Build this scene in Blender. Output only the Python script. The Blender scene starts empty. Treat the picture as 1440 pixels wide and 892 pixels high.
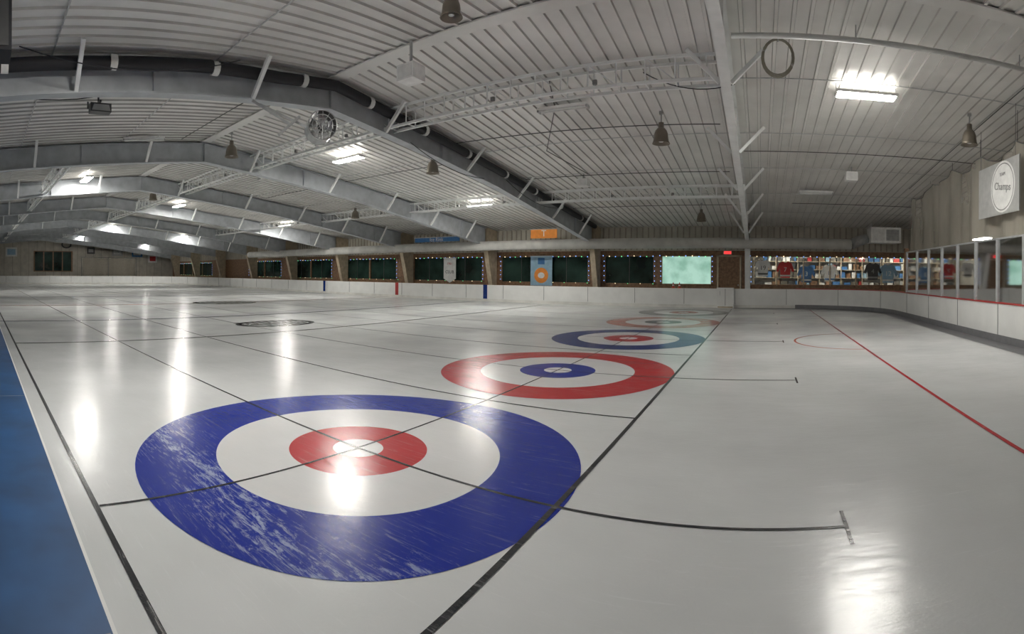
import bpy, math, random
from mathutils import Vector, Matrix
random.seed(7)
D=bpy.data; C=bpy.context
COL=C.scene.collection

# ---------------------------------------------------------------- materials
def newmat(name):
    m=D.materials.new(name); m.use_nodes=True
    nt=m.node_tree; b=nt.nodes['Principled BSDF']
    return m,nt,b
def setc(b,c): b.inputs['Base Color'].default_value=(c[0],c[1],c[2],1)
def plain(name,c,rough=.6,metal=0,var=.06,scale=6,spec=.5,bump=0):
    m,nt,b=newmat(name)
    tc=nt.nodes.new('ShaderNodeTexCoord'); n=nt.nodes.new('ShaderNodeTexNoise')
    n.inputs['Scale'].default_value=scale; n.inputs['Detail'].default_value=3
    nt.links.new(tc.outputs['Object'],n.inputs['Vector'])
    r=nt.nodes.new('ShaderNodeValToRGB')
    r.color_ramp.elements[0].position=.3; r.color_ramp.elements[1].position=.7
    r.color_ramp.elements[0].color=tuple(max(0,x*(1-var*2)) for x in c)+(1,)
    r.color_ramp.elements[1].color=tuple(min(1,x*(1+var)) for x in c)+(1,)
    nt.links.new(n.outputs['Fac'],r.inputs['Fac']); nt.links.new(r.outputs['Color'],b.inputs['Base Color'])
    b.inputs['Roughness'].default_value=rough; b.inputs['Metallic'].default_value=metal
    b.inputs['Specular IOR Level'].default_value=spec
    if bump:
        bp=nt.nodes.new('ShaderNodeBump'); bp.inputs['Strength'].default_value=bump; bp.inputs['Distance'].default_value=.02
        nt.links.new(n.outputs['Fac'],bp.inputs['Height']); nt.links.new(bp.outputs['Normal'],b.inputs['Normal'])
    return m
def emis(name,c,s,sample=True):
    m,nt,b=newmat(name); setc(b,c)
    b.inputs['Emission Color'].default_value=(c[0],c[1],c[2],1); b.inputs['Emission Strength'].default_value=s
    if not sample:
        try: m.cycles.emission_sampling='NONE'
        except Exception: pass
    return m
def icemat(name,c,scr=0.0,fade=(.74,.76,.76),frost=0.0):
    m,nt,b=newmat(name); N=nt.nodes; L=nt.links
    geo=N.new('ShaderNodeNewGeometry')
    def math_(op,a,b_=None,clamp=False):
        q=N.new('ShaderNodeMath'); q.operation=op; q.use_clamp=clamp
        for i,v in enumerate((a,b_)):
            if v is None: continue
            if isinstance(v,(int,float)): q.inputs[i].default_value=v
            else: L.new(v,q.inputs[i])
        return q.outputs[0]
    def noise(scale,detail,rough,mscale=None,rot=0,dist=0):
        n=N.new('ShaderNodeTexNoise')
        n.inputs['Scale'].default_value=scale; n.inputs['Detail'].default_value=detail; n.inputs['Roughness'].default_value=rough; n.inputs['Distortion'].default_value=dist
        if mscale:
            mp=N.new('ShaderNodeMapping'); mp.inputs['Scale'].default_value=mscale; mp.inputs['Rotation'].default_value=(0,0,rot)
            L.new(geo.outputs['Position'],mp.inputs['Vector']); L.new(mp.outputs['Vector'],n.inputs['Vector'])
        else: L.new(geo.outputs['Position'],n.inputs['Vector'])
        return n.outputs['Fac']
    n1=noise(.5,4,.55)
    r1=N.new('ShaderNodeValToRGB'); r1.color_ramp.elements[0].position=.28; r1.color_ramp.elements[1].position=.70
    r1.color_ramp.elements[0].color=tuple(x*.84 for x in c)+(1,); r1.color_ramp.elements[1].color=tuple(c)+(1,)
    L.new(n1,r1.inputs['Fac'])
    n2=noise(1.4,7,.75,(1.3,26,1),.16,.8)
    n2b=noise(1.2,6,.7,(1.5,24,1),-.75)
    s1=math_('MULTIPLY',math_('SUBTRACT',n2,.57),8,True)
    s2=math_('MULTIPLY',math_('SUBTRACT',n2b,.62),8,True)
    ss=math_('MAXIMUM',s1,s2)
    out=math_('MULTIPLY',ss,scr,True)
    if frost:
        sx=N.new('ShaderNodeSeparateXYZ'); L.new(geo.outputs['Position'],sx.inputs['Vector'])
        n5=noise(1.1,2,.5)
        yy=math_('ADD',sx.outputs['Y'],math_('MULTIPLY',math_('SUBTRACT',n5,.5),.7))
        band=math_('SUBTRACT',1,math_('MULTIPLY',math_('ABSOLUTE',math_('SUBTRACT',yy,1.66)),1.8),True)
        n6=noise(4.2,10,.82,(1,3.6,1),.12,.4)
        n7=noise(2.5,8,.8,(1.2,18,1),-.35,.3)
        fr=math_('MULTIPLY',math_('SUBTRACT',math_('ADD',n6,math_('MULTIPLY',band,.13)),.62),16,True)
        fr2=math_('MULTIPLY',math_('SUBTRACT',math_('ADD',n7,math_('MULTIPLY',band,.06)),.59),12,True)
        fr=math_('MULTIPLY',fr,math_('MULTIPLY',math_('ADD',band,.15),.95,True))
        fr2=math_('MULTIPLY',fr2,math_('MULTIPLY',math_('ADD',band,.55),.62,True))
        out=math_('MAXIMUM',out,math_('MULTIPLY',math_('MAXIMUM',fr,fr2),frost),True)
    mx=N.new('ShaderNodeMix'); mx.data_type='RGBA'
    L.new(out,mx.inputs[0]); L.new(r1.outputs['Color'],mx.inputs[6]); mx.inputs[7].default_value=fade+(1,)
    L.new(mx.outputs[2],b.inputs['Base Color'])
    rr=N.new('ShaderNodeMapRange'); rr.inputs['From Min'].default_value=.3; rr.inputs['From Max'].default_value=.7
    rr.inputs['To Min'].default_value=.165; rr.inputs['To Max'].default_value=.255
    L.new(n1,rr.inputs['Value']); L.new(rr.outputs['Result'],b.inputs['Roughness'])
    b.inputs['Specular IOR Level'].default_value=.5; b.inputs['IOR'].default_value=1.5
    n4=noise(1.8,7,.64,(1,2.2,1))
    hh=math_('ADD',n4,math_('MULTIPLY',s1,.06))
    bp=N.new('ShaderNodeBump'); bp.inputs['Strength'].default_value=.42; bp.inputs['Distance'].default_value=.013
    L.new(hh,bp.inputs['Height']); L.new(bp.outputs['Normal'],b.inputs['Normal'])
    return m
def clearglass(name):
    m,nt,b=newmat(name)
    t=nt.nodes.new('ShaderNodeBsdfTransparent'); t.inputs[0].default_value=(.68,.73,.75,1)
    g=nt.nodes.new('ShaderNodeBsdfGlossy'); g.inputs['Roughness'].default_value=.05
    f=nt.nodes.new('ShaderNodeFresnel'); f.inputs[0].default_value=1.6
    n=nt.nodes.new('ShaderNodeTexNoise'); n.inputs['Scale'].default_value=2.5
    a=nt.nodes.new('ShaderNodeMath'); a.operation='MULTIPLY_ADD'; a.inputs[1].default_value=.14
    nt.links.new(n.outputs['Fac'],a.inputs[0]); nt.links.new(f.outputs[0],a.inputs[2])
    mx=nt.nodes.new('ShaderNodeMixShader'); nt.links.new(a.outputs[0],mx.inputs[0])
    nt.links.new(t.outputs[0],mx.inputs[1]); nt.links.new(g.outputs[0],mx.inputs[2])
    nt.links.new(mx.outputs[0],nt.nodes['Material Output'].inputs['Surface'])
    return m

M={}
M['ice']=icemat('ice_white',(.71,.725,.725),.4,(.82,.83,.84))
M['iblue']=icemat('ice_paint_blue',(.003,.022,.31),.30,(.34,.40,.62),frost=1.0)
M['ired']=icemat('ice_paint_red',(.52,.028,.038),.4,(.70,.46,.46))
M['iwhite']=icemat('ice_paint_white',(.77,.77,.77),.3,(.86,.86,.86))
M['iblack']=icemat('ice_paint_black',(.026,.028,.032),.75,(.38,.38,.38))
M['idkblue']=icemat('ice_paint_navy',(.010,.032,.19),.2)
M['ired2']=icemat('ice_paint_pale_red',(.55,.18,.13),.1)  # paled red; on the far houses the pallor is glare put into the colour
M['igrey']=icemat('ice_paint_muted_grey',(.14,.16,.15),.1)  # dulled grey; on the far houses it carries glare in the colour
M['rubber']=plain('ice_edge_grey',(.16,.16,.17),.5)
M['mat_blue']=plain('rubber_mat_blue',(.015,.085,.235),.5,var=.18,scale=2,bump=.15)
M['board']=plain('board_white_plastic',(.82,.82,.80),.35,var=.03,scale=2)
M['kick']=plain('kickplate_grey',(.20,.20,.21),.5)
M['seam']=plain('seam_dark',(.25,.25,.25),.6)
M['coil']=plain('cable_coil_tan',(.36,.34,.27),.6)
M['redcap']=plain('cap_red',(.45,.04,.04),.4)
M['steel']=plain('girder_grey_paint',(.47,.495,.52),.45,var=.08,scale=3)
M['steelw']=plain('girder_white_paint',(.87,.88,.87),.45,var=.04,scale=3)
M['dark']=plain('black_foam',(.014,.014,.018),.55)
M['darkmetal']=plain('dark_metal',(.07,.07,.07),.45)
M['alu']=plain('aluminium',(.60,.61,.62),.35,metal=.4)
M['galv']=plain('galvanised',(.50,.51,.51),.35,metal=.4,var=.1)
M['bell']=plain('lamp_bell_bronze',(.22,.19,.15),.35,metal=.4)
M['whitebox']=plain('white_enamel',(.90,.90,.88),.45)
M['duct']=plain('duct_white',(.74,.73,.69),.4,var=.08,scale=2)
M['wood']=plain('wood_brown',(.27,.15,.08),.5,var=.2,scale=8)
M['woodlt']=plain('wood_tan',(.55,.46,.33),.6,var=.12,scale=4)
M['glassdark']=plain('window_night_glass',(.020,.045,.036),.07,var=.4,scale=.8)
M['glass']=clearglass('clear_glass')
M['netdark']=plain('net_dark',(.14,.125,.10),.8)
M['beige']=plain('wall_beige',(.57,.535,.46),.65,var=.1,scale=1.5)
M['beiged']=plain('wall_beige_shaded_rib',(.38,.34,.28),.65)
M['lamp']=emis('lamp_led',(1,.97,.91),195)
M['ceilfill']=emis('ceiling_fill_glow',(1,.97,.91),9)  # added glow on the fixture tops, brightens the ceiling
M['glow']=emis('shop_lamp',(1,.93,.82),34)
M['red']=plain('red_cloth',(.55,.05,.05),.7)
M['white']=plain('white_cloth',(.80,.80,.78),.7)
M['blue']=plain('blue_cloth',(.05,.17,.40),.7)
M['ltblue']=plain('light_blue_cloth',(.32,.50,.64),.7)
M['orange']=plain('orange_cloth',(.85,.30,.05),.7)
M['greycl']=plain('grey_cloth',(.42,.42,.41),.7)
M['exit']=emis('exit_red',(1,.05,.05),1.2,False)
M['bulb_b']=emis('bulb_blue',(.2,.4,1),2.4,False)
M['bulb_w']=emis('bulb_white',(1,.8,.5),2.6,False)
M['bulb_g']=emis('bulb_green',(.2,1,.4),1.6,False)
# backlit picture on the blind (soft foliage picture)
m,nt,b=newmat('lit_blind_picture'); N=nt.nodes; L=nt.links
tc=N.new('ShaderNodeTexCoord'); n=N.new('ShaderNodeTexNoise'); n.inputs['Scale'].default_value=2.0; n.inputs['Detail'].default_value=6
L.new(tc.outputs['Object'],n.inputs['Vector'])
r=N.new('ShaderNodeValToRGB'); r.color_ramp.elements[0].position=.34; r.color_ramp.elements[1].position=.62
r.color_ramp.elements[0].color=(.22,.44,.33,1); r.color_ramp.elements[1].color=(.43,.68,.56,1)
L.new(n.outputs['Fac'],r.inputs['Fac']); L.new(r.outputs['Color'],b.inputs['Emission Color']); b.inputs['Emission Strength'].default_value=.9
setc(b,(.2,.3,.3))
try: m.cycles.emission_sampling='NONE'
except Exception: pass
M['tealblind']=m
# netting
m,nt,b=newmat('net_beige'); N=nt.nodes; L=nt.links
setc(b,(.56,.52,.44)); b.inputs['Roughness'].default_value=.8
geo=N.new('ShaderNodeNewGeometry'); mp=N.new('ShaderNodeMapping'); mp.inputs['Scale'].default_value=(1,1.4,.5); L.new(geo.outputs['Position'],mp.inputs['Vector'])
n=N.new('ShaderNodeTexNoise'); n.inputs['Scale'].default_value=1.2; n.inputs['Detail'].default_value=3; L.new(mp.outputs['Vector'],n.inputs['Vector'])
mr=N.new('ShaderNodeMapRange'); mr.inputs['From Min'].default_value=.3; mr.inputs['From Max'].default_value=.7; mr.inputs['To Min'].default_value=.36; mr.inputs['To Max'].default_value=.52
L.new(n.outputs['Fac'],mr.inputs['Value'])
t=N.new('ShaderNodeBsdfTransparent'); mx=N.new('ShaderNodeMixShader'); L.new(mr.outputs['Result'],mx.inputs[0])
L.new(t.outputs[0],mx.inputs[1]); L.new(b.outputs[0],mx.inputs[2]); L.new(mx.outputs[0],N['Material Output'].inputs['Surface'])
M['net']=m
# ribbed ceiling paint
m,nt,b=newmat('ceiling_panel_white'); N=nt.nodes; L=nt.links
geo=N.new('ShaderNodeNewGeometry')
n=N.new('ShaderNodeTexNoise'); n.inputs['Scale'].default_value=.5; n.inputs['Detail'].default_value=4; n.inputs['Roughness'].default_value=.6
L.new(geo.outputs['Position'],n.inputs['Vector'])
r=N.new('ShaderNodeValToRGB'); r.color_ramp.elements[0].position=.32; r.color_ramp.elements[1].position=.66
r.color_ramp.elements[0].color=(.64,.63,.60,1); r.color_ramp.elements[1].color=(.84,.83,.80,1)
L.new(n.outputs['Fac'],r.inputs['Fac']); L.new(r.outputs['Color'],b.inputs['Base Color'])
b.inputs['Roughness'].default_value=.29
M['ceil']=m
M['ceilrib']=plain('ceiling_rib_shade',(.50,.49,.465),.35,var=.1,scale=1)  # darker copy for the rib sides, their shading put into the colour

# ---------------------------------------------------------------- mesh builder
class MB:
    def __init__(s): s.v=[]; s.f=[]; s.m=[]; s.mats=[]
    def mi(s,k):
        if k not in s.mats: s.mats.append(k)
        return s.mats.index(k)
    def poly(s,pts,k):
        n=len(s.v); s.v+= [tuple(p) for p in pts]; s.f.append(tuple(range(n,n+len(pts)))); s.m.append(s.mi(k))
    def box(s,x0,x1,y0,y1,z0,z1,k):
        if x0>x1:x0,x1=x1,x0
        if y0>y1:y0,y1=y1,y0
        n=len(s.v)
        s.v+=[(x0,y0,z0),(x1,y0,z0),(x1,y1,z0),(x0,y1,z0),(x0,y0,z1),(x1,y0,z1),(x1,y1,z1),(x0,y1,z1)]
        for f in [(0,3,2,1),(4,5,6,7),(0,1,5,4),(1,2,6,5),(2,3,7,6),(3,0,4,7)]:
            s.f.append(tuple(n+i for i in f)); s.m.append(s.mi(k))
    def beam(s,p0,p1,w,h,k):
        p0=Vector(p0);p1=Vector(p1);d=(p1-p0).normalized()
        up=Vector((0,0,1)) if abs(d.z)<.95 else Vector((1,0,0))
        a=d.cross(up).normalized(); c=a.cross(d).normalized()
        n=len(s.v)
        for p in (p0,p1):
            for i,j in ((-1,-1),(1,-1),(1,1),(-1,1)):
                s.v.append(tuple(p+a*i*w/2+c*j*h/2))
        for f in [(0,1,2,3),(7,6,5,4),(0,4,5,1),(1,5,6,2),(2,6,7,3),(3,7,4,0)]:
            s.f.append(tuple(n+i for i in f)); s.m.append(s.mi(k))
    def tube(s,pts,r,k,seg=8,cap=True):
        pts=[Vector(p) for p in pts]
        rs=r if isinstance(r,(list,tuple)) else [r]*len(pts)
        n=len(s.v)
        for i,p in enumerate(pts):
            if i==0: d=pts[1]-pts[0]
            elif i==len(pts)-1: d=pts[-1]-pts[-2]
            else: d=pts[i+1]-pts[i-1]
            d.normalize(); up=Vector((0,0,1)) if abs(d.z)<.95 else Vector((1,0,0))
            a=d.cross(up).normalized(); c=a.cross(d).normalized()
            for j in range(seg):
                t=2*math.pi*j/seg
                s.v.append(tuple(p+a*math.cos(t)*rs[i]+c*math.sin(t)*rs[i]))
        for i in range(len(pts)-1):
            for j in range(seg):
                s.f.append((n+i*seg+j,n+i*seg+(j+1)%seg,n+(i+1)*seg+(j+1)%seg,n+(i+1)*seg+j)); s.m.append(s.mi(k))
        if cap:
            s.f.append(tuple(n+j for j in range(seg))); s.m.append(s.mi(k))
            s.f.append(tuple(n+(len(pts)-1)*seg+j for j in range(seg))); s.m.append(s.mi(k))
    def ring(s,cx,cy,z,r0,r1,k,seg=96,a0=0,a1=2*math.pi):
        for i in range(seg):
            t0=a0+(a1-a0)*i/seg;t1=a0+(a1-a0)*(i+1)/seg
            P=lambda r,t:(cx+r*math.cos(t),cy+r*math.sin(t),z)
            if r0<=0: s.poly([(cx,cy,z),P(r1,t0),P(r1,t1)],k)
            else: s.poly([P(r0,t0),P(r1,t0),P(r1,t1),P(r0,t1)],k)
    def line(s,p0,p1,w,z,k,n=1):
        a=Vector(p0);b=Vector(p1);d=(b-a).normalized();q=Vector((-d.y,d.x))*w/2
        s.poly([(a.x-q.x,a.y-q.y,z),(b.x-q.x,b.y-q.y,z),(b.x+q.x,b.y+q.y,z),(a.x+q.x,a.y+q.y,z)],k)
    def obj(s,name,parent=None,smooth=False,loc=None):
        me=D.meshes.new(name)
        v=s.v
        if loc is not None: v=[(x-loc[0],y-loc[1],z-loc[2]) for x,y,z in v]
        me.from_pydata(v,[],s.f)
        for k in s.mats: me.materials.append(M[k])
        me.polygons.foreach_set('material_index',s.m)
        if smooth: me.polygons.foreach_set('use_smooth',[True]*len(s.f))
        me.update()
        o=D.objects.new(name,me); COL.objects.link(o)
        if loc is not None and parent is None: o.location=loc
        if parent: o.parent=parent
        return o
def text(body,size,mat,loc,rot,parent,name='lettering',ext=.002):
    cu=D.curves.new(name,'FONT'); cu.body=body; cu.size=size; cu.extrude=ext; cu.align_x='CENTER'; cu.align_y='CENTER'
    o=D.objects.new(name,cu); COL.objects.link(o); o.data.materials.append(M[mat])
    o.location=loc; o.rotation_euler=rot
    o.parent=parent
    return o

# ---------------------------------------------------------------- dimensions
XR,XL=9.5,-60.0
YN,YF=-5.0,24.6
BR,BL,BF=5.4,-56.0,23.3
YE=.58
def roof(y): return 5.7-.1*abs(y-7)
# ---------------------------------------------------------------- ground
g=MB(); g.box(XL-.3,XR+.3,YN-.3,YF+4.5,-.25,-.06,'kick'); g.obj('floor')
g=MB(); g.box(BL,BR,YE,BF,-.06,0,'ice')
g.obj('ice_rink')
g=MB(); g.box(BL-.15,XR,YN+.01,YE-.02,-.06,.012,'mat_blue')
for x in range(-50,9,4): g.box(x,x+.012,YN+.01,YE-.03,.012,.0135,'seam')
g.obj('rubber_walkway_mat')
g=MB(); g.box(BL+.02,BR-.04,YE-.02,YE,-.06,.008,'board'); g.obj('rink_edge_curb')
g=MB(); g.box(BR+.15,XR-.01,YE,YF,-.06,0,'kick'); g.box(XL+.03,BR+.15,BF+.15,YF,-.06,0,'kick'); g.box(XL+.03,BL-.16,YN+.01,BF+.15,-.06,0,'kick'); g.obj('concrete_apron')
# ---------------------------------------------------------------- ice markings
TEE=-3.13; BACK=-1.30; HC=[3.0,7.27,11.54,15.8,20.1]
cols=[('iblue','ired'),('ired','iblue'),('idkblue','ired'),('ired2','igrey'),('igrey','ired2')]  # last two houses: washed-out colours stand in for glare
for i,y in enumerate(HC):
    h=MB(); a,c=cols[i]; z=.002
    h.ring(TEE,y,z,1.22,1.88 if i==0 else 1.84,a)
    h.ring(TEE,y,z,.60,1.22,'iwhite'); h.ring(TEE,y,z,.22,.60,c); h.ring(TEE,y,z,0,.22,'iwhite')
    h.obj('curling_house',loc=(TEE,y,0))
ln=MB(); z=.0035
for y in HC:
    ln.line((BL+.5,y),(.53,y),.028,z,'iblack')
    ln.line((.53,y-.2),(.53,y+.2),.025,z+.0004,'iblack')
for y in [5.13,9.4,13.67,17.95,22.2]:
    ln.line((BL+.5,y),(BACK,y),.03,z,'iblack')
ln.line((BL+.5,.76),(1.0,.76),.035,z,'iblack')
ln.line((TEE,.78),(TEE,22.2),.024,z+.0004,'iblack')
ln.line((BACK,YE),(BACK,22.3),.04,z+.0008,'iblack')
ln.line((-10.4,.78),(-10.4,22.2),.09,z+.0004,'iblack')
ln.obj('curling_sheet_lines')
ln=MB()
ln.line((-14.9,YE),(-14.9,BF-.1),.13,.0045,'idkblue'); ln.line((-28.3,YE),(-28.3,BF-.1),.2,.0045,'idkblue'); ln.line((-21.5,YE),(-21.5,BF-.1),.2,.0045,'ired2')
ln.line((2.2,YE),(2.2,BF-1.0),.05,.0045,'ired')
ln.ring(2.2,11.6,.005,1.37,1.42,'ired2',40,math.pi/2,math.pi*1.5)
ln.obj('hockey_lines')
for (x,y,s,t) in [(-12.2,8.3,1.0,'ICE CLUB'),(-21.5,11.6,1.3,'CURLING')]:
    h=MB(); z=.0055
    n=48
    for i in range(n):
        t0=2*math.pi*i/n;t1=2*math.pi*(i+1)/n
        P=lambda r,t:(x+r*s*.80*math.cos(t),y+r*s*1.3*math.sin(t),z)
        h.poly([P(.86,t0),P(1,t0),P(1,t1),P(.86,t1)],'iblack')
    for j in range(9):
        yy=y-1.0*s+j*.25*s
        h.poly([(x-.66*s,yy-.08*s,z),(x-.30*s,yy-.08*s,z),(x-.30*s,yy+.09*s,z),(x-.66*s,yy+.09*s,z)],'iblack')
        if 1<j<8: h.poly([(x+.32*s,yy-.09*s,z),(x+.66*s,yy-.09*s,z),(x+.66*s,yy+.09*s,z),(x+.32*s,yy+.09*s,z)],'iblack')
    h.poly([(x-.26*s,y-1.15*s,z),(x+.26*s,y-1.15*s,z),(x+.26*s,y+1.15*s,z),(x-.26*s,y+1.15*s,z)],'igrey')
    o=h.obj('ice_logo',loc=(x,y,0))
    text(t,.50*s,'iwhite',(0,0,.007),(0,0,math.pi/2),o,ext=.0001)
# ---------------------------------------------------------------- boards
def boardpath():
    p=[(BL,YE)]
    R=6.0
    for i in range(0,17):
        t=math.pi-(math.pi/2)*i/16; p.append((BL+R+R*math.cos(t),BF-R+R*math.sin(t)))
    R=4.2
    for i in range(0,17):
        t=math.pi/2-(math.pi/2)*i/16; p.append((BR-R+R*math.cos(t),BF-R+R*math.sin(t)))
    p.append((BR,YE)); return p
path=boardpath()
def dense(p,step):
    out=[p[0]]
    for a,b in zip(p,p[1:]):
        d=math.dist(a,b); n=max(1,int(d/step))
        for i in range(1,n+1): out.append((a[0]+(b[0]-a[0])*i/n,a[1]+(b[1]-a[1])*i/n))
    return out
def normals(p):
    out=[]
    for i in range(len(p)):
        a=p[max(0,i-1)];b=p[min(len(p)-1,i+1)]
        d=Vector((b[0]-a[0],b[1]-a[1])).normalized(); out.append((-d.y,d.x))
    return out
nor=normals(path)
def sweep(mb,p,nn,o0,o1,z0,z1,k):
    for i in range(len(p)-1):
        A=[(p[j][0]+nn[j][0]*o,p[j][1]+nn[j][1]*o) for j in (i,i+1) for o in (o0,o1)]
        a0,a1,b0,b1=A
        mb.poly([(a0[0],a0[1],z0),(b0[0],b0[1],z0),(b0[0],b0[1],z1),(a0[0],a0[1],z1)],k)
        mb.poly([(a1[0],a1[1],z0),(a1[0],a1[1],z1),(b1[0],b1[1],z1),(b1[0],b1[1],z0)],k)
        mb.poly([(a0[0],a0[1],z1),(b0[0],b0[1],z1),(b1[0],b1[1],z1),(a1[0],a1[1],z1)],k)
bd=MB()
sweep(bd,path,nor,0,.12,0,.90,'board')
sweep(bd,path,nor,-.012,0,0,.14,'duct')
dp=dense(path,.6); dn=normals(dp)
acc=0
for i in range(1,len(dp)):
    acc+=math.dist(dp[i],dp[i-1])
    if acc>=2.3:
        acc=0; x,y=dp[i]; nx,ny=dn[i]
        bd.beam((x-nx*.002,y-ny*.002,.17),(x-nx*.002,y-ny*.002,.89),.018,.018,'seam')
for xx,k in ((-14.4,'idkblue'),(-20.9,'redcap'),(-28,'idkblue')):
    bd.box(xx-.13,xx+.13,BF-.006,BF+.01,.02,.905,k)
pi=[i for i,p in enumerate(path) if p[0]>1.5]
rp=[path[i] for i in pi]; rn=[nor[i] for i in pi]
sweep(bd,rp,rn,-.02,.13,.90,.93,'redcap'); sweep(bd,rp,rn,-.02,-.001,.0,.17,'kick')
bd.obj('dasher_boards')
st=MB()
pp=[(-1.2,BF)]+rp; nn2=[(0,1)]+rn; ww=[.30]+[.5]*len(rp)
for i in range(len(pp)-1):
    a0=(pp[i][0]-nn2[i][0]*ww[i],pp[i][1]-nn2[i][1]*ww[i]);b0=(pp[i+1][0]-nn2[i+1][0]*ww[i+1],pp[i+1][1]-nn2[i+1][1]*ww[i+1])
    st.poly([(a0[0],a0[1],.006),(b0[0],b0[1],.006),(pp[i+1][0],pp[i+1][1],.006),(pp[i][0],pp[i][1],.006)],'rubber')
st.obj('rink_edge_strip')
gt=MB(); gt.box(-2.05,-1.25,BF-.22,BF-.03,0,.95,'board'); gt.box(-2.0,-1.3,BF-.235,BF-.22,.02,.08,'woodlt')
gt.box(-1.66,-1.64,BF-.226,BF-.22,.12,.9,'seam'); gt.tube([(-1.9,BF-.25,.6),(-1.9,BF-.25,.8)],.012,'alu'); gt.obj('rink_gate')
# glass shield
gl=MB()
ys=[YE+i*1.25 for i in range(0,15)]
for y0,y1 in zip(ys,ys[1:]):
    gl.poly([(BR+.055,y0+.03,.93),(BR+.055,y1-.03,.93),(BR+.055,y1-.03,2.42),(BR+.055,y0+.03,2.42)],'glass')
for y in ys:
    gl.box(BR+.02,BR+.09,y-.045,y+.045,.93,2.46,'alu')
gl.box(BR+.03,BR+.08,ys[0],ys[-1],2.42,2.46,'alu')
gl.box(BR+.0,BR+.14,ys[-1]+.04,ys[-1]+.2,.93,2.6,'wood')
gl.obj('rink_glass_shield')
# net above the glass
nt_=MB(); ys2=[YE+.2+i*.12 for i in range(0,146)]
cols_=[]
def nettop(y): return roof(y)-.10-.75*max(0,min(1,(15-y)/6))
for i,y in enumerate(ys2):
    x=BR+.25+.05*math.sin(i*.9)+.05*math.sin(i*.31)
    ph=(y%2.0)/2.0
    cols_.append((x,y,nettop(y)-.26*math.sin(math.pi*ph)))
for a,b in zip(cols_,cols_[1:]):
    nt_.poly([(a[0],a[1],2.44),(b[0],b[1],2.44),(b[0],b[1],b[2]),(a[0],a[1],a[2])],'net')
nt_.tube([(a[0],a[1],a[2]) for a in cols_],.012,'darkmetal',5)
for y in range(2,18,2): nt_.tube([(BR+.25,y,nettop(y)),(BR+.25,y,roof(y)-.01)],.008,'darkmetal',4)
nt_.obj('safety_net',smooth=True)

# ---------------------------------------------------------------- roof
ce=MB(); prof=[]
x=XL-.2
while x<XR+.3:
    prof+=[(x,0),(x+.17,0),(x+.185,-.035),(x+.235,-.035),(x+.25,0)]; x+=.28
ysr=[YN-.1,7,YF+.1]
for y in ysr:
    for (px,pz) in prof: ce.v.append((px,y,roof(y)+pz+.045))
K=len(prof); ci=ce.mi('ceil'); cr=ce.mi('ceilrib')
for r_ in range(2):
    for i in range(K-1):
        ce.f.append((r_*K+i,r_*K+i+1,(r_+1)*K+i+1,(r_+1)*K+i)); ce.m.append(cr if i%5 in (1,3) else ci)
ce.obj('ceiling')
tr=MB()
for y in [-2,1.2,4.2,9.8,12.6,15.4,18.4,21.4]:
    tr.box(XL,XR,y-.012,y+.012,roof(y)-.0,roof(y)+.012,'galv')
tr.box(XL,XR,6.85,7.15,roof(7)-.03,roof(7)+.0,'ceil')
tr.obj('trim_1')

# ---------------------------------------------------------------- steel frames
FR=[-.64,-8.3,-14.5,-20.7,-26.9,-33.1,-39.3,-45.5,-51.7,-57.6]
def depth(y):
    if y>14: return .66+.35*(y-14)/9.5
    if y<0: return .66+.2*(-y)/5
    return .66
for fi,X in enumerate(FR):
    f=MB(); k='steelw' if fi==0 else 'steel'
    st_=[-4.6,-2,0,3,5.5,7,8.5,11,14,17,20,23.4]
    w=.09 if fi==0 else .13
    for a,b in zip(st_,st_[1:]):
        za,zb=roof(a),roof(b); da,db=depth(a),depth(b)
        P=[(X-w,a,za-da),(X+w,a,za-da),(X+w,b,zb-db),(X-w,b,zb-db)]
        Q=[(p[0],p[1],p[2]+.03) for p in P]
        f.poly(P,k); f.poly(Q[::-1],k)
        f.poly([P[0],P[3],Q[3],Q[0]],k); f.poly([P[1],Q[1],Q[2],P[2]],k)
        f.poly([(X-.012,a,za-da),(X-.012,b,zb-db),(X-.012,b,zb),(X-.012,a,za)],k)
        f.poly([(X+.012,a,za-da),(X+.012,a,za),(X+.012,b,zb),(X+.012,b,zb-db)],k)
        f.poly([(X-w,a,za-.05),(X+w,a,za-.05),(X+w,b,zb-.05),(X-w,b,zb-.05)],k)
    for y in (3,7,11,17,21):
        f.box(X-.08,X+.08,y-.006,y+.006,roof(y)-depth(y),roof(y)-.05,k)
    for (yb,yt,yw) in ((24.25,23.4,24.55),(-4.75,-4.4,-4.95)):
        zt=roof(yt)-depth(yt); kk='woodlt' if yb>0 and fi not in(0,) else k
        s_=.03 if yb>0 else -.03
        f.poly([(X-.13,yb,0),(X+.13,yb,0),(X+.13,yt,zt),(X-.13,yt,zt)],kk)
        f.poly([(X-.13,yb+s_,0),(X+.13,yb+s_,0),(X+.13,yt+s_,zt),(X-.13,yt+s_,zt)],kk)
        f.poly([(X-.13,yb,0),(X-.13,yb+s_,0),(X-.13,yt+s_,zt),(X-.13,yt,zt)],kk)
        f.poly([(X+.13,yb,0),(X+.13,yb+s_,0),(X+.13,yt+s_,zt),(X+.13,yt,zt)],kk)
        f.poly([(X-.1,yb,0),(X-.1,yw,0),(X-.1,yw,roof(yw)),(X-.1,yt,roof(yt)),(X-.1,yt,zt)],kk)
        f.poly([(X+.1,yb,0),(X+.1,yw,0),(X+.1,yw,roof(yw)),(X+.1,yt,roof(yt)),(X+.1,yt,zt)],kk)
    for y in (1.6,5.0,8.7,12.2,15.4,18.4,21.4):
        for s_ in (-1,1):
            if abs(X)>45: continue
            f.beam((X+s_*.1,y,roof(y)-depth(y)+.03),(X+s_*.70,y,roof(y)-.01),.07,.07,'steelw')
    f.obj('steel_roof_frame')

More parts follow.
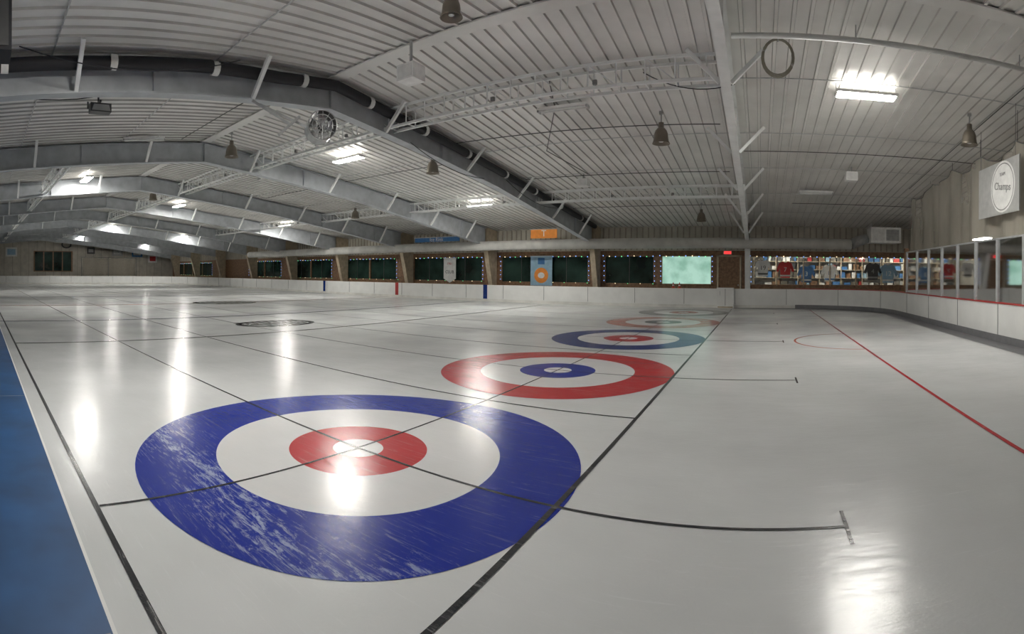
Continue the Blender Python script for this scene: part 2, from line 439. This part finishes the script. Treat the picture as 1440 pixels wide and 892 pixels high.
# box ladder trusses running the length of the building
for yv,dz0,dz1,xa,xb,wd_ in ((8.75,.08,.52,-56,-.75,.34),(17.0,.08,.46,-34,-.75,.26),(2.6,.12,.5,-56,-14.5,.2)):
    t=MB()
    for yy in (yv,yv+wd_):
        z0=roof(yv)-dz0; z1=roof(yv)-dz1
        t.beam((xa,yy,z0),(xb,yy,z0),.045,.05,'steelw'); t.beam((xa,yy,z1),(xb,yy,z1),.055,.055,'steelw')
        x=xa; i=0
        while x<xb:
            t.tube([(x,yy,z0),(x,yy,z1)],.016,'steelw',5)
            x+=.55; i+=1
    x=xa; i=0
    while x<xb-.6:
        t.tube([(x,yv,z1),(x,yv+wd_,z1)],.014,'steelw',5)
        if i%2==0: t.tube([(x,yv,z0),(x+.55,yv,z1)],.012,'steelw',5)
        if i%4==0: t.box(x+.1,x+.18,yv-.035,yv+.02,z1+.06,z1+.14,'seam')
        x+=.55; i+=1
    t.obj('roof_bridging_truss')
# pipes and conduits
t=MB(); t.tube([(-.5,7.9,5.35),(XR-.1,7.9,5.35)],.045,'steelw',10)
for x in (1.5,4.5,7.5): t.tube([(x,7.9,5.35),(x,7.9,5.60)],.01,'galv',5)
t.obj('sprinkler_pipe',smooth=True)
t=MB()
ysd=[-4.5,-2,0,2,4,5.5,7,8.5,11,14,17,20,23.2]
t.tube([(-8.05,y,roof(y)-.20+.02*math.sin(y*2)) for y in ysd],.115,'dark',12)
for y in (.4,2.2,4.1,6.1,8,10,12,14.2,16.4,18.8,21.2):
    t.tube([(-8.05,y-.06,roof(y)-.20),(-8.05,y+.06,roof(y)-.20)],.130,'whitebox',12)
t.obj('insulated_black_pipe',smooth=True)
t=MB()
for pts in ([(-4.2,9.2,roof(9.2)-.03),(-4.6,10.4,roof(10.4)-.03),(-6.0,13.0,roof(13)-.03),(-5.6,15.4,roof(15.4)-.03)],
            [(-8.1,11.5,roof(11.5)-.05),(-1,11.9,roof(11.9)-.05)],
            [(-.5,13.8,roof(13.8)-.04),(3,13.8,roof(13.8)-.04),(8,13.8,roof(13.8)-.04)],
            [(5.2,8.0,roof(8)-.04),(5.2,17,roof(17)-.04)],
            [(1.2,19.6,roof(19.6)-.05),(9,19.6,roof(19.6)-.05)],
            [(-7.9,15.4,roof(15.4)-.05),(-1,15.6,roof(15.6)-.05)],
            [(-14,6.0,roof(6)-.04),(-8.4,6.0,roof(6)-.04)],
            [(-20,13.0,roof(13)-.04),(-8.4,13.0,roof(13)-.04)],
            [(-7.9,19.9,roof(19.9)-.05),(-1,19.9,roof(19.9)-.05)]):
    t.tube(pts,.012,'darkmetal',5)
for (a,b,s_) in (((-7.6,.6,4.95),(-7.3,4.2,5.1),.35),((-8.0,14.2,4.6),(-8.0,18.5,4.2),.25),((-5.6,3.2,5.3),(-4.4,4.6,5.4),.22),((-9.4,-.2,5.0),(-9.2,3.2,5.2),.35),((-.5,9,5.0),(-2.2,9,5.3),.2),((-8.1,9.5,4.8),(-8.1,13,4.45),.2)):
    t.tube([(a[0]+(b[0]-a[0])*i/10,a[1]+(b[1]-a[1])*i/10,a[2]+(b[2]-a[2])*i/10-s_*4*(i/10)*(1-i/10)) for i in range(11)],.01,'dark',5)
t.obj('ceiling_conduit')
t=MB()
for j in range(4):
    r_=.23+.012*j
    t.tube([(.25+r_*math.cos(a*math.pi/12),8.0+.01*j,5.05+r_*1.2*math.sin(a*math.pi/12)) for a in range(25)],.008,'coil',6,False)
t.tube([(.25,8.0,5.30),(.25,7.95,5.38)],.012,'galv')
t.obj('cable_coil')

# ---------------------------------------------------------------- lamps
def ledlamp(x,y,dz=.20):
    z=roof(y)-dz; t=MB()
    t.box(x-.64,x+.64,y-.16,y-.13,z-.01,z+.05,'whitebox'); t.box(x-.64,x+.64,y+.13,y+.16,z-.01,z+.05,'whitebox')
    t.box(x-.60,x+.60,y-.13,y+.13,z-.03,z+.0,'lamp'); t.box(x-.6,x+.6,y-.13,y+.13,z+.01,z+.045,'ceilfill')
    for s_ in (-1,1):
        t.box(x+s_*.60,x+s_*.64,y-.13,y+.13,z-.03,z+.05,'whitebox')
        t.tube([(x+s_*.62,y,z+.05),(x+s_*.62,y,roof(y)+.01)],.01,'galv',6)
    t.obj('led_lamp_fixture',loc=(x,y,z))
LED=[(2.1,9.9),(-11.7,10.7),(-11.3,17.9),(-19.7,4.3),(-25.2,10.7),(-25.2,17.9),(-39,10.7),(-39,17.0),(-52,10.7),(-34,4.3),(-5,2.3),(-52,17.9)]  # includes one unseen lamp above the view near the camera, added for brightness
for p in LED: ledlamp(*p)
def tubefix(x,y,ang=0):
    z=roof(y)-.12; t=MB()
    c,s_=math.cos(ang),math.sin(ang)
    def W(a,b,zz): return (x+a*c-b*s_,y+a*s_+b*c,zz)
    t.beam(W(-.6,0,z+.03),W(.6,0,z+.03),.22,.05,'whitebox')
    for b_ in (-.06,.06): t.tube([W(-.57,b_,z-.02),W(.57,b_,z-.02)],.02,'white',8)
    for a_ in (-.59,.59): t.beam(W(a_-.015,0,z-.01),W(a_+.015,0,z-.01),.2,.06,'galv')
    for a_ in (-.4,.4): t.tube([W(a_,0,z+.05),W(a_,0,roof(y)+.01)],.01,'galv',5)
    t.obj('fluorescent_fixture')
for a in ((-13.7,4.7,1.2),(-4.36,10.3,0),(1.95,17.7,0),(-16.5,11,1.5)): tubefix(*a)
def bell(x,y,s=1.0,k='bell',drop=.55):
    zt=roof(y); z=zt-drop; t=MB()
    pr=[(.0,.27),(.055,.27),(.06,.16),(.085,.145),(.12,.10),(.145,.03),(.155,-.06),(.165,-.12),(.19,-.17),(.175,-.17),(.14,-.06),(.05,.04)]
    seg=20; n=len(t.v)
    for r_,h in pr:
        for j in range(seg):
            a=2*math.pi*j/seg; t.v.append((x+r_*s*math.cos(a),y+r_*s*math.sin(a),z+h*s))
    for i in range(len(pr)-1):
        for j in range(seg):
            t.f.append((n+i*seg+j,n+i*seg+(j+1)%seg,n+(i+1)*seg+(j+1)%seg,n+(i+1)*seg+j)); t.m.append(t.mi(k))
    t.tube([(x,y,z+.27*s),(x,y,zt-.05)],.015,'galv',6); t.tube([(x,y,zt-.06),(x,y,zt+.01)],.05,'galv',10)
    t.tube([(x,y,z-.13*s),(x,y,z-.02*s)],.05*s,'white',10)
    t.obj('high_bay_lamp',smooth=True,loc=(x,y,z))
for p in ((-2.3,11.2),(4.7,10.6),(-9.1,11.7),(-13,7.2),(-2.4,19.8),(-17,16),(-22,8)): bell(*p,s=1.1)
bell(-4.05,5.6,.85,drop=.34); bell(-1.75,5.0,.8,drop=.26)
def boxspk(x,y,w,h,k='whitebox',dr=0):
    z=roof(y)-.16-h/2-dr; t=MB()
    t.box(x-w/2,x+w/2,y-w*.45,y+w*.45,z-h/2,z+h/2,k)
    t.box(x-w*.42,x+w*.42,y-w*.45-.008,y-w*.45,z-h*.38,z+h*.38,'white' if k=='whitebox' else 'darkmetal')
    t.tube([(x,y,z+h/2),(x,y,roof(y)+.01)],.03,'galv',8); t.box(x-w*.3,x+w*.3,y-.03,y+.03,z+h/2,z+h/2+.02,'galv')
    t.obj('ceiling_speaker',loc=(x,y,z))
boxspk(-5.8,6.8,.38,.28,dr=.28); boxspk(2.75,15.1,.36,.27); boxspk(-5.8,15.5,.36,.24)
t=MB(); t.box(-6.7,-6.25,.04,.40,4.3,5.0,'dark'); t.box(-6.24,-6.25,.08,.36,4.35,4.95,'darkmetal')
t.beam((-6.5,.2,5.0),(-6.5,.2,roof(.2)-.03),.06,.06,'darkmetal'); t.beam((-6.6,.22,4.95),(-6.4,.22,5.0),.3,.03,'darkmetal'); t.obj('stage_speaker')
t=MB(); t.tube([(-10.3,2.5,5.24),(-10.3,2.5,5.08)],.02,'darkmetal'); t.beam((-10.5,2.5,5.08),(-10.1,2.5,5.08),.04,.04,'darkmetal')
t.box(-10.28,-10.05,2.28,2.72,4.84,5.02,'darkmetal'); t.poly([(-10.04,2.3,4.86),(-10.04,2.7,4.86),(-10.02,2.66,4.98),(-10.02,2.34,4.98)],'greycl'); t.beam((-10.3,2.27,4.95),(-10.3,2.27,5.1),.03,.03,'darkmetal'); t.obj('flood_lamp')
# drum fan
t=MB(); cx,cy,cz=-7.3,5.95,4.26; dirv=Vector((.85,-.50,-.08)).normalized()
c0=Vector((cx,cy,cz)); RF=.27
t.tube([c0-dirv*.26,c0+dirv*.26],RF,'galv',24,False); t.tube([c0-dirv*.26,c0+dirv*.26],RF-.015,'darkmetal',24,False)
sd=dirv.cross(Vector((0,0,1))).normalized(); ud=sd.cross(dirv)
for sg in (-1,1):
    for r_ in (.06,.12,.19,RF):
        t.tube([c0+dirv*.26*sg+sd*r_*math.cos(a*math.pi/12)+ud*r_*math.sin(a*math.pi/12) for a in range(25)],.008,'galv',5,False)
    for j in range(12):
        a=j*math.pi/6; t.tube([c0+dirv*.26*sg,c0+dirv*.26*sg+(sd*math.cos(a)+ud*math.sin(a))*RF],.006,'galv',5)
for j in range(5):
    a=j*2*math.pi/5; e=sd*math.cos(a)+ud*math.sin(a); q=sd*math.cos(a+.9)+ud*math.sin(a+.9)
    t.poly([c0+e*.05,c0+e*.24+dirv*.04,c0+q*.24-dirv*.04,c0+q*.05],'alu')
t.tube([c0-dirv*.15,c0+dirv*.1],.07,'darkmetal',12)
t.beam(c0+sd*.27,(-8.25,5.2,4.80),.045,.045,'galv'); t.beam(c0-sd*.27,(-8.25,6.7,4.98),.045,.045,'galv'); t.beam((-8.2,5.0,4.82),(-7.5,5.4,4.26),.05,.05,'galv'); t.beam((-7.6,5.2,4.06),(-7.5,5.6,4.45),.05,.05,'galv')
t.obj('drum_fan')

# ---------------------------------------------------------------- walls
WZ0,WZ1=1.02,2.53
OP=[(-59,-48.5,'n'),(-40.8,-35.3,'n'),(-33.9,-28.6,'n'),(-27.2,-22.0,'n'),(-20.7,-15.3,'n'),(-14.2,-8.8,'n'),(-8.05,-5.28,'n'),(-5.06,-2.36,'b'),(-.53,7.4,'s')]
DO=[(-47,-45.6),(-2.2,-.95)]
w=MB()
w.box(XL,XR,YF,YF+.2,2.75,roof(YF)+.05,'beige')
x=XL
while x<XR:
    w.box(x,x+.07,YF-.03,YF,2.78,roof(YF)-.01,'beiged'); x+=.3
w.box(XL,XR,YF,YF+.2,2.53,2.75,'wood')
segs=sorted([(a,b) for a,b,_ in OP]+DO)
x=XL
for a,b in segs:
    w.box(x,a,YF,YF+.2,0,2.53,'wood'); x=b
w.box(x,XR,YF,YF+.2,0,2.53,'wood')
for a,b,_ in OP: w.box(a,b,YF,YF+.2,0,1.02,'wood')
w.obj('wall_far')
for i,(a,b,ty) in enumerate(OP):
    t=MB(); Y=YF
    t.box(a,b,Y-.03,Y+.1,WZ0,WZ0+.07,'wood'); t.box(a,b,Y-.03,Y+.1,WZ1-.07,WZ1,'wood')
    n=max(1,round((b-a)/ (1.25 if ty=='s' else 2.7)))
    for j in range(n+1):
        xx=a+(b-a)*j/n; hw=.03 if ty=='s' else .06
        xx=min(max(xx,a+hw),b-hw); t.box(xx-hw,xx+hw,Y-.03,Y+.1,WZ0,WZ1,'wood' if ty!='s' else 'woodlt')
    k={'n':'glassdark','b':'tealblind','s':'glass'}[ty]
    t.poly([(a+.02,Y+.06,WZ0+.05),(b-.02,Y+.06,WZ0+.05),(b-.02,Y+.06,WZ1-.05),(a+.02,Y+.06,WZ1-.05)],k)
    if ty=='n':
        t.box(a,b,YF+.15,YF+.2,WZ0,WZ1,'glassdark')
        for j in range(n):
            xm=a+(b-a)*(j+.5)/n; t.box(xm-.012,xm+.012,Y+.03,Y+.055,WZ0+.05,WZ1-.05,'darkmetal')
    t.obj('window_%d'%(i+1))
for i,(a,b) in enumerate(DO):
    t=MB(); t.box(a+.02,b-.02,YF+.03,YF+.09,0,2.5,'wood')
    for s_ in (a+.02,b-.1): t.box(s_,s_+.08,YF-.03,YF+.03,0,2.53,'woodlt')
    t.box(a,b,YF-.03,YF+.03,2.45,2.53,'woodlt')
    t.box(a+.22,b-.22,YF+.015,YF+.03,.3,1.1,'wood'); t.box(a+.22,b-.22,YF+.015,YF+.03,1.3,2.25,'wood')
    t.tube([(b-.17,YF-.02,1.05),(b-.17,YF+.03,1.05)],.03,'alu')
    t.obj('door_%d'%(i+1))
t=MB(); t.box(-1.85,-1.45,YF-.08,YF-.03,2.56,2.74,'whitebox'); t.box(-1.83,-1.47,YF-.085,YF-.08,2.58,2.72,'exit'); o=t.obj('exit_sign')
w=MB(); w.box(XL,XR,YN-.2,YN,0,roof(YN)+.05,'beige'); w.obj('wall_near')
def endwall(x0,x1,k):
    w=MB()
    for xx in (x0,x1):
        w.poly([(xx,YN-.2,0),(xx,YF+.2,0),(xx,YF+.2,roof(YF)),(xx,7,roof(7)+.03),(xx,YN-.2,roof(YN))],k)
    return w
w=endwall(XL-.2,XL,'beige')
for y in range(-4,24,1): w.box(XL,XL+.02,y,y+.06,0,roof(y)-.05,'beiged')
w.obj('wall_left')
w=endwall(XR,XR+.2,'beige'); w.obj('wall_right')
t=MB(); t.box(XL+.03,XL+.12,6.6,11.4,1.4,3.9,'wood')
for j in range(4): t.box(XL+.12,XL+.14,6.75+j*1.15,7.75+j*1.15,1.5,3.8,'glassdark')
t.obj('window_10')
t=MB()
for j in range(40):
    y0=11.9+j*.16;y1=y0+.16; x0=BL-.4+.06*math.sin(j*.9);x1=BL-.4+.06*math.sin((j+1)*.9)
    t.poly([(x0,y0,.95),(x1,y1,.95),(x1,y1,3.0+.08*math.sin(j*.3)),(x0,y0,3.0+.08*math.sin(j*.3))],'netdark')
t.tube([(BL-.4,11.8,3.05),(BL-.4,18.4,3.05)],.03,'darkmetal')
for y in (11.8,15,18.4): t.tube([(BL-.4,y,0),(BL-.4,y,3.1)],.04,'darkmetal')
t.obj('penalty_box_net')
t=MB()
for (y0,y1,z0,z1,k1,k2) in ((16.4,17.8,3.4,4.5,'greycl','white'),(3.2,4.6,3.2,4.3,'white','ltblue'),(19.0,20.4,3.3,4.1,'blue','white'),(13.2,14.2,3.6,4.4,'darkmetal','greycl'),(21.2,22.4,2.6,3.6,'white','red')):
    t.box(XL+.03,XL+.06,y0,y1,z0,z1,k1); t.box(XL+.06,XL+.07,y0+.2,y1-.2,z0+.2,z1-.2,k2)
t.obj('wall_banner')
t=MB(); t.tube([(XL+.2,10.6+.55*math.cos(a*math.pi/10),4.7+.4*math.sin(a*math.pi/10)) for a in range(21)],.09,'darkmetal',6,False); t.obj('wreath')
# right lobby
t=MB()
for j in range(7):
    y0=2+j*3.1
    t.box(XR-.12,XR-.05,y0,y0+2.4,.95,2.3,'wood'); t.box(XR-.135,XR-.12,y0+.1,y0+1.15,1.05,2.2,'white' if j%2 else 'blue'); t.box(XR-.135,XR-.12,y0+1.25,y0+2.3,1.05,2.2,'ltblue' if j%3 else 'greycl')
    for yy in (y0+.05,y0+2.29): t.box(XR-.11,XR-.05,yy,yy+.06,0,.95,'wood')
t.obj('lobby_notice_board')
t=MB()
for j in range(6):
    y0=3+j*3.4; t.box(8.0,8.5,y0,y0+1.8,.42,.47,'wood'); t.box(8.05,8.1,y0+.1,y0+.16,0,.42,'wood'); t.box(8.4,8.45,y0+1.6,y0+1.66,0,.42,'wood');t.box(8.05,8.1,y0+1.6,y0+1.66,0,.42,'wood');t.box(8.4,8.45,y0+.1,y0+.16,0,.42,'wood')
t.obj('lobby_bench')
t=MB()
for y in (5.5,11,16.5): t.box(7.7,8.0,y-.5,y+.5,2.9,2.94,'glow'); t.box(7.68,8.02,y-.52,y+.52,2.94,3.0,'whitebox'); t.tube([(7.85,y,3.0),(7.85,y,roof(y)-.01)],.012,'galv')
t.obj('lobby_pendant_lamp')
# hanging sign with round logo
t=MB(); t.box(BR+.02,BR+.05,9.5,11.6,3.0,4.25,'greycl'); t.box(BR+.015,BR+.02,9.5,11.0,3.02,4.23,'greycl')
def xdisc(x,yc,zc,r0,r1,k):
    for j in range(36):
        a0=j*math.pi/18;a1=a0+math.pi/18
        if r0==0: t.poly([(x,yc,zc),(x,yc+r1*math.cos(a0),zc+r1*math.sin(a0)),(x,yc+r1*math.cos(a1),zc+r1*math.sin(a1))],k)
        else: t.poly([(x,yc+r0*math.cos(a0),zc+r0*math.sin(a0)),(x,yc+r1*math.cos(a0),zc+r1*math.sin(a0)),(x,yc+r1*math.cos(a1),zc+r1*math.sin(a1)),(x,yc+r0*math.cos(a1),zc+r0*math.sin(a1))],k)
xdisc(BR+.012,10.28,3.64,0,.60,'white'); xdisc(BR+.009,10.28,3.64,.53,.555,'seam')
for y in (9.7,11.5): t.tube([(BR+.03,y,4.25),(BR+.03,y,roof(y)-.01)],.006,'darkmetal',4)
o=t.obj('hanging_banner_sign')
text('Champs',.25,'seam',(BR+.005,10.28,3.64),(math.pi/2,.15,-math.pi/2),o)
text('TEAM',.11,'seam',(BR+.005,10.28,3.93),(math.pi/2,0,-math.pi/2),o)

# shop behind the far right windows
s=MB()
s.box(-.7,8.4,27.8,27.9,0,3.0,'white'); s.box(-.8,-.7,YF+.21,27.9,0,3.0,'beige'); s.box(8.4,8.5,YF+.21,27.9,0,3.0,'beige'); s.box(-.8,8.5,YF+.21,27.9,3.0,3.1,'white')
s.box(-.8,8.5,YF+.21,27.9,-.06,0,'kick')
s.obj('pro_shop_room')
s=MB()
for x in (.6,3.8,7.0): s.box(x,x+1.2,26,26.3,2.9,2.96,'glow')
s.obj('pro_shop_lamp')
s=MB(); ks=['blue','wood','ltblue','darkmetal','white','greycl','darkmetal','blue','white','wood','red','netdark','netdark']
for z in (.5,.95,1.4,1.85,2.3): s.box(-.4,8.2,27.2,27.75,z,z+.03,'woodlt')
for x in range(8): s.box(-.4+x*1.2,-.36+x*1.2,27.2,27.75,0,2.6,'woodlt')
for z in (.53,.98,1.43,1.88,2.33):
    x=-.3
    while x<8:
        w_=random.uniform(.12,.4); s.box(x,x+w_,27.3,27.7,z,z+random.uniform(.15,.36),random.choice(ks)); x+=w_+random.uniform(.02,.10)
s.obj('pro_shop_shelf')
def jersey(x,y,z,k,k2,num,s=1.0):
    t=MB()
    out=[(-.25,0),(.25,0),(.27,.5),(.36,.30),(.47,.36),(.33,.76),(.13,.86),(.06,.80),(-.06,.80),(-.13,.86),(-.33,.76),(-.47,.36),(-.36,.30),(-.27,.5)]
    F=[(x+a*s,y-.03,z+b*s) for a,b in out]; B=[(x+a*s,y+.03,z+b*s) for a,b in out]
    t.poly(F,k); t.poly(B[::-1],k)
    for i in range(len(F)): j=(i+1)%len(F); t.poly([F[i],B[i],B[j],F[j]],k)
    t.box(x-.26*s,x+.26*s,y-.036,y-.031,z+.08*s,z+.16*s,k2)
    t.tube([(x,y,z+.8*s),(x,y,z+.95*s)],.008,'alu',5)
    o=t.obj('hockey_jersey'); text(num,.32*s,k2,(x,y-.04,z+.42*s),(math.pi/2,0,0),o)
jersey(.1,YF-.08,1.5,'white','darkmetal','19',.95); jersey(1.2,YF-.08,1.42,'red','white','7',.95); jersey(5.6,YF-.08,1.35,'darkmetal','greycl','4'); jersey(6.4,YF-.08,1.2,'ltblue','white','12',1.1)
jersey(2.3,YF+.5,1.2,'blue','white','3'); jersey(3.5,YF+.6,1.25,'white','blue','8')
# string lights
t=MB()
for a,b,ty in OP:
    x=a; i=0
    zt=WZ1-.03
    while x<b:
        zz=zt-.05*abs(math.sin(i*.7)); k=('bulb_b','bulb_w','bulb_b','bulb_g')[i%4]
        t.box(x-.016,x+.016,YF-.07,YF-.045,zz-.02,zz+.02,k); x+=.33 ; i+=1
        if ty=='n' and i%2==0: t.box(x-.014,x+.014,YF-.07,YF-.045,WZ0+.04,WZ0+.068,k)
    for z in (1.2,1.45,1.7,1.95,2.2):
        for xx in (a+.05,b-.05): t.box(xx-.014,xx+.014,YF-.07,YF-.045,z,z+.032,'bulb_b')
t.obj('string_lights')
# banners
def banner(x0,x1,z0,z1,k,y=YF-.12,point=False):
    t=MB()
    if point:
        xm=(x0+x1)/2; p=[(x0,z1),(x1,z1),(x1,z0+.25),(xm,z0),(x0,z0+.25)]
    else: p=[(x0,z1),(x1,z1),(x1,z0),(x0,z0)]
    t.poly([(a,y,b) for a,b in p],k); t.poly([(a,y+.02,b) for a,b in p][::-1],k)
    for i in range(len(p)): j=(i+1)%len(p); t.poly([(p[i][0],y,p[i][1]),(p[j][0],y,p[j][1]),(p[j][0],y+.02,p[j][1]),(p[i][0],y+.02,p[i][1])],k)
    t.tube([(x0-.05,y+.01,z1),(x1+.05,y+.01,z1)],.02,'alu')
    return t
R90=(math.pi/2,0,0)
t=banner(-11.3,-9.85,3.32,3.78,'orange',22.65); o=t.obj('hanging_banner'); text('T',.45,'white',(-10.57,22.64,3.55),R90,o,ext=.004)
t=banner(-18.9,-15.7,3.32,3.58,'blue',22.65); o=t.obj('hanging_banner'); text('Ice Rink',.3,'white',(-17.3,22.64,3.44),R90,o)
t=banner(-18.1,-17.2,.95,2.45,'white',YF-.15,True); o=t.obj('hanging_banner'); text('CLUB',.26,'darkmetal',(-17.65,YF-.16,1.6),R90,o); text('1961',.2,'redcap',(-17.65,YF-.16,2.1),R90,o)
t=banner(-12.2,-10.9,.9,2.5,'ltblue',YF-.15)
for j in range(24):
    a0=j*math.pi/12;a1=a0+math.pi/12; t.poly([(-11.55,YF-.156,1.45),(-11.55+.42*math.cos(a0),YF-.156,1.45+.42*math.sin(a0)),(-11.55+.42*math.cos(a1),YF-.156,1.45+.42*math.sin(a1))],'orange')
    t.poly([(-11.55,YF-.158,1.45),(-11.55+.2*math.cos(a0),YF-.158,1.45+.16*math.sin(a0)),(-11.55+.2*math.cos(a1),YF-.158,1.45+.16*math.sin(a1))],'white')
t.box(-11.75,-11.35,YF-.157,YF-.152,2.05,2.4,'blue')
o=t.obj('hanging_banner')
for x in (-4.15,-3.85):
    t=MB(); t.box(x-.09,x+.09,BF-.03,BF+.15,.90,.92,'orange'); t.tube([(x,BF+.06,.92),(x,BF+.06,1.18)],[.07,.012],'red',12); t.tube([(x,BF+.06,1.01),(x,BF+.06,1.06)],[.053,.041],'white',12); t.obj('traffic_cone')

# ---------------------------------------------------------------- supply duct & air handler
t=MB(); t.tube([(-38,22.95,3.02),(4.2,22.95,3.02)],.25,'duct',24)
x=-38
while x<4: t.tube([(x,22.95,3.02),(x+.04,22.95,3.02)],.262,'duct',24); x+=1.5
x=-37
while x<4: t.tube([(x,22.95,3.2),(x,22.95,roof(23)-.01)],.01,'galv',5); x+=3
t.tube([(4.2,22.95,3.02),(4.6,22.97,3.2),(4.97,23,3.32)],[.25,.25,.22],'galv',24)
t.obj('supply_air_duct',smooth=True)
t=MB(); t.box(5.06,6.5,22.5,23.5,3.1,3.82,'whitebox'); t.box(5.12,5.7,22.49,22.5,3.2,3.72,'white'); t.box(5.78,6.4,22.49,22.5,3.2,3.72,'galv')
for j in range(8): t.box(5.8,6.37,22.478,22.49,3.23+j*.06,3.25+j*.06,'seam')
for x in (5.2,6.4): t.tube([(x,23,3.8),(x,23,roof(23)-.01)],.015,'galv')
t.obj('air_handler_unit')

# ---------------------------------------------------------------- world
wd=D.worlds.new('world'); C.scene.world=wd; wd.use_nodes=True
wd.node_tree.nodes['Background'].inputs[0].default_value=(.02,.025,.04,1); wd.node_tree.nodes['Background'].inputs[1].default_value=.3

# ---------------------------------------------------------------- camera (stitched cylindrical panorama)
F=700.0; HOR=385.0; CXN=1070.0
cd=D.cameras.new('camera'); cam=D.objects.new('camera',cd); COL.objects.link(cam)
cd.type='PANO'
def setp(n,v):
    for tgt in (getattr(cd,'cycles',None),cd):
        if tgt is None: continue
        try: setattr(tgt,n,v); return
        except Exception as e: pass
setp('panorama_type','CENTRAL_CYLINDRICAL')
setp('central_cylindrical_range_u_min',-720/F); setp('central_cylindrical_range_u_max',720/F)
setp('central_cylindrical_range_v_min',-(892-HOR)/F); setp('central_cylindrical_range_v_max',HOR/F)
setp('central_cylindrical_radius',1.0)
cd.sensor_width=36; cd.lens=10.8; cd.clip_end=300; cd.clip_start=.05
yaw=(CXN-720)/F
R=Matrix.Rotation(yaw,4,'Z')@Matrix.Rotation(math.pi/2,4,'X')@Matrix.Rotation(.008,4,'Z')
cam.matrix_world=Matrix.Translation((0,0,1.53))@R
C.scene.camera=cam
C.scene.view_settings.view_transform='Standard'
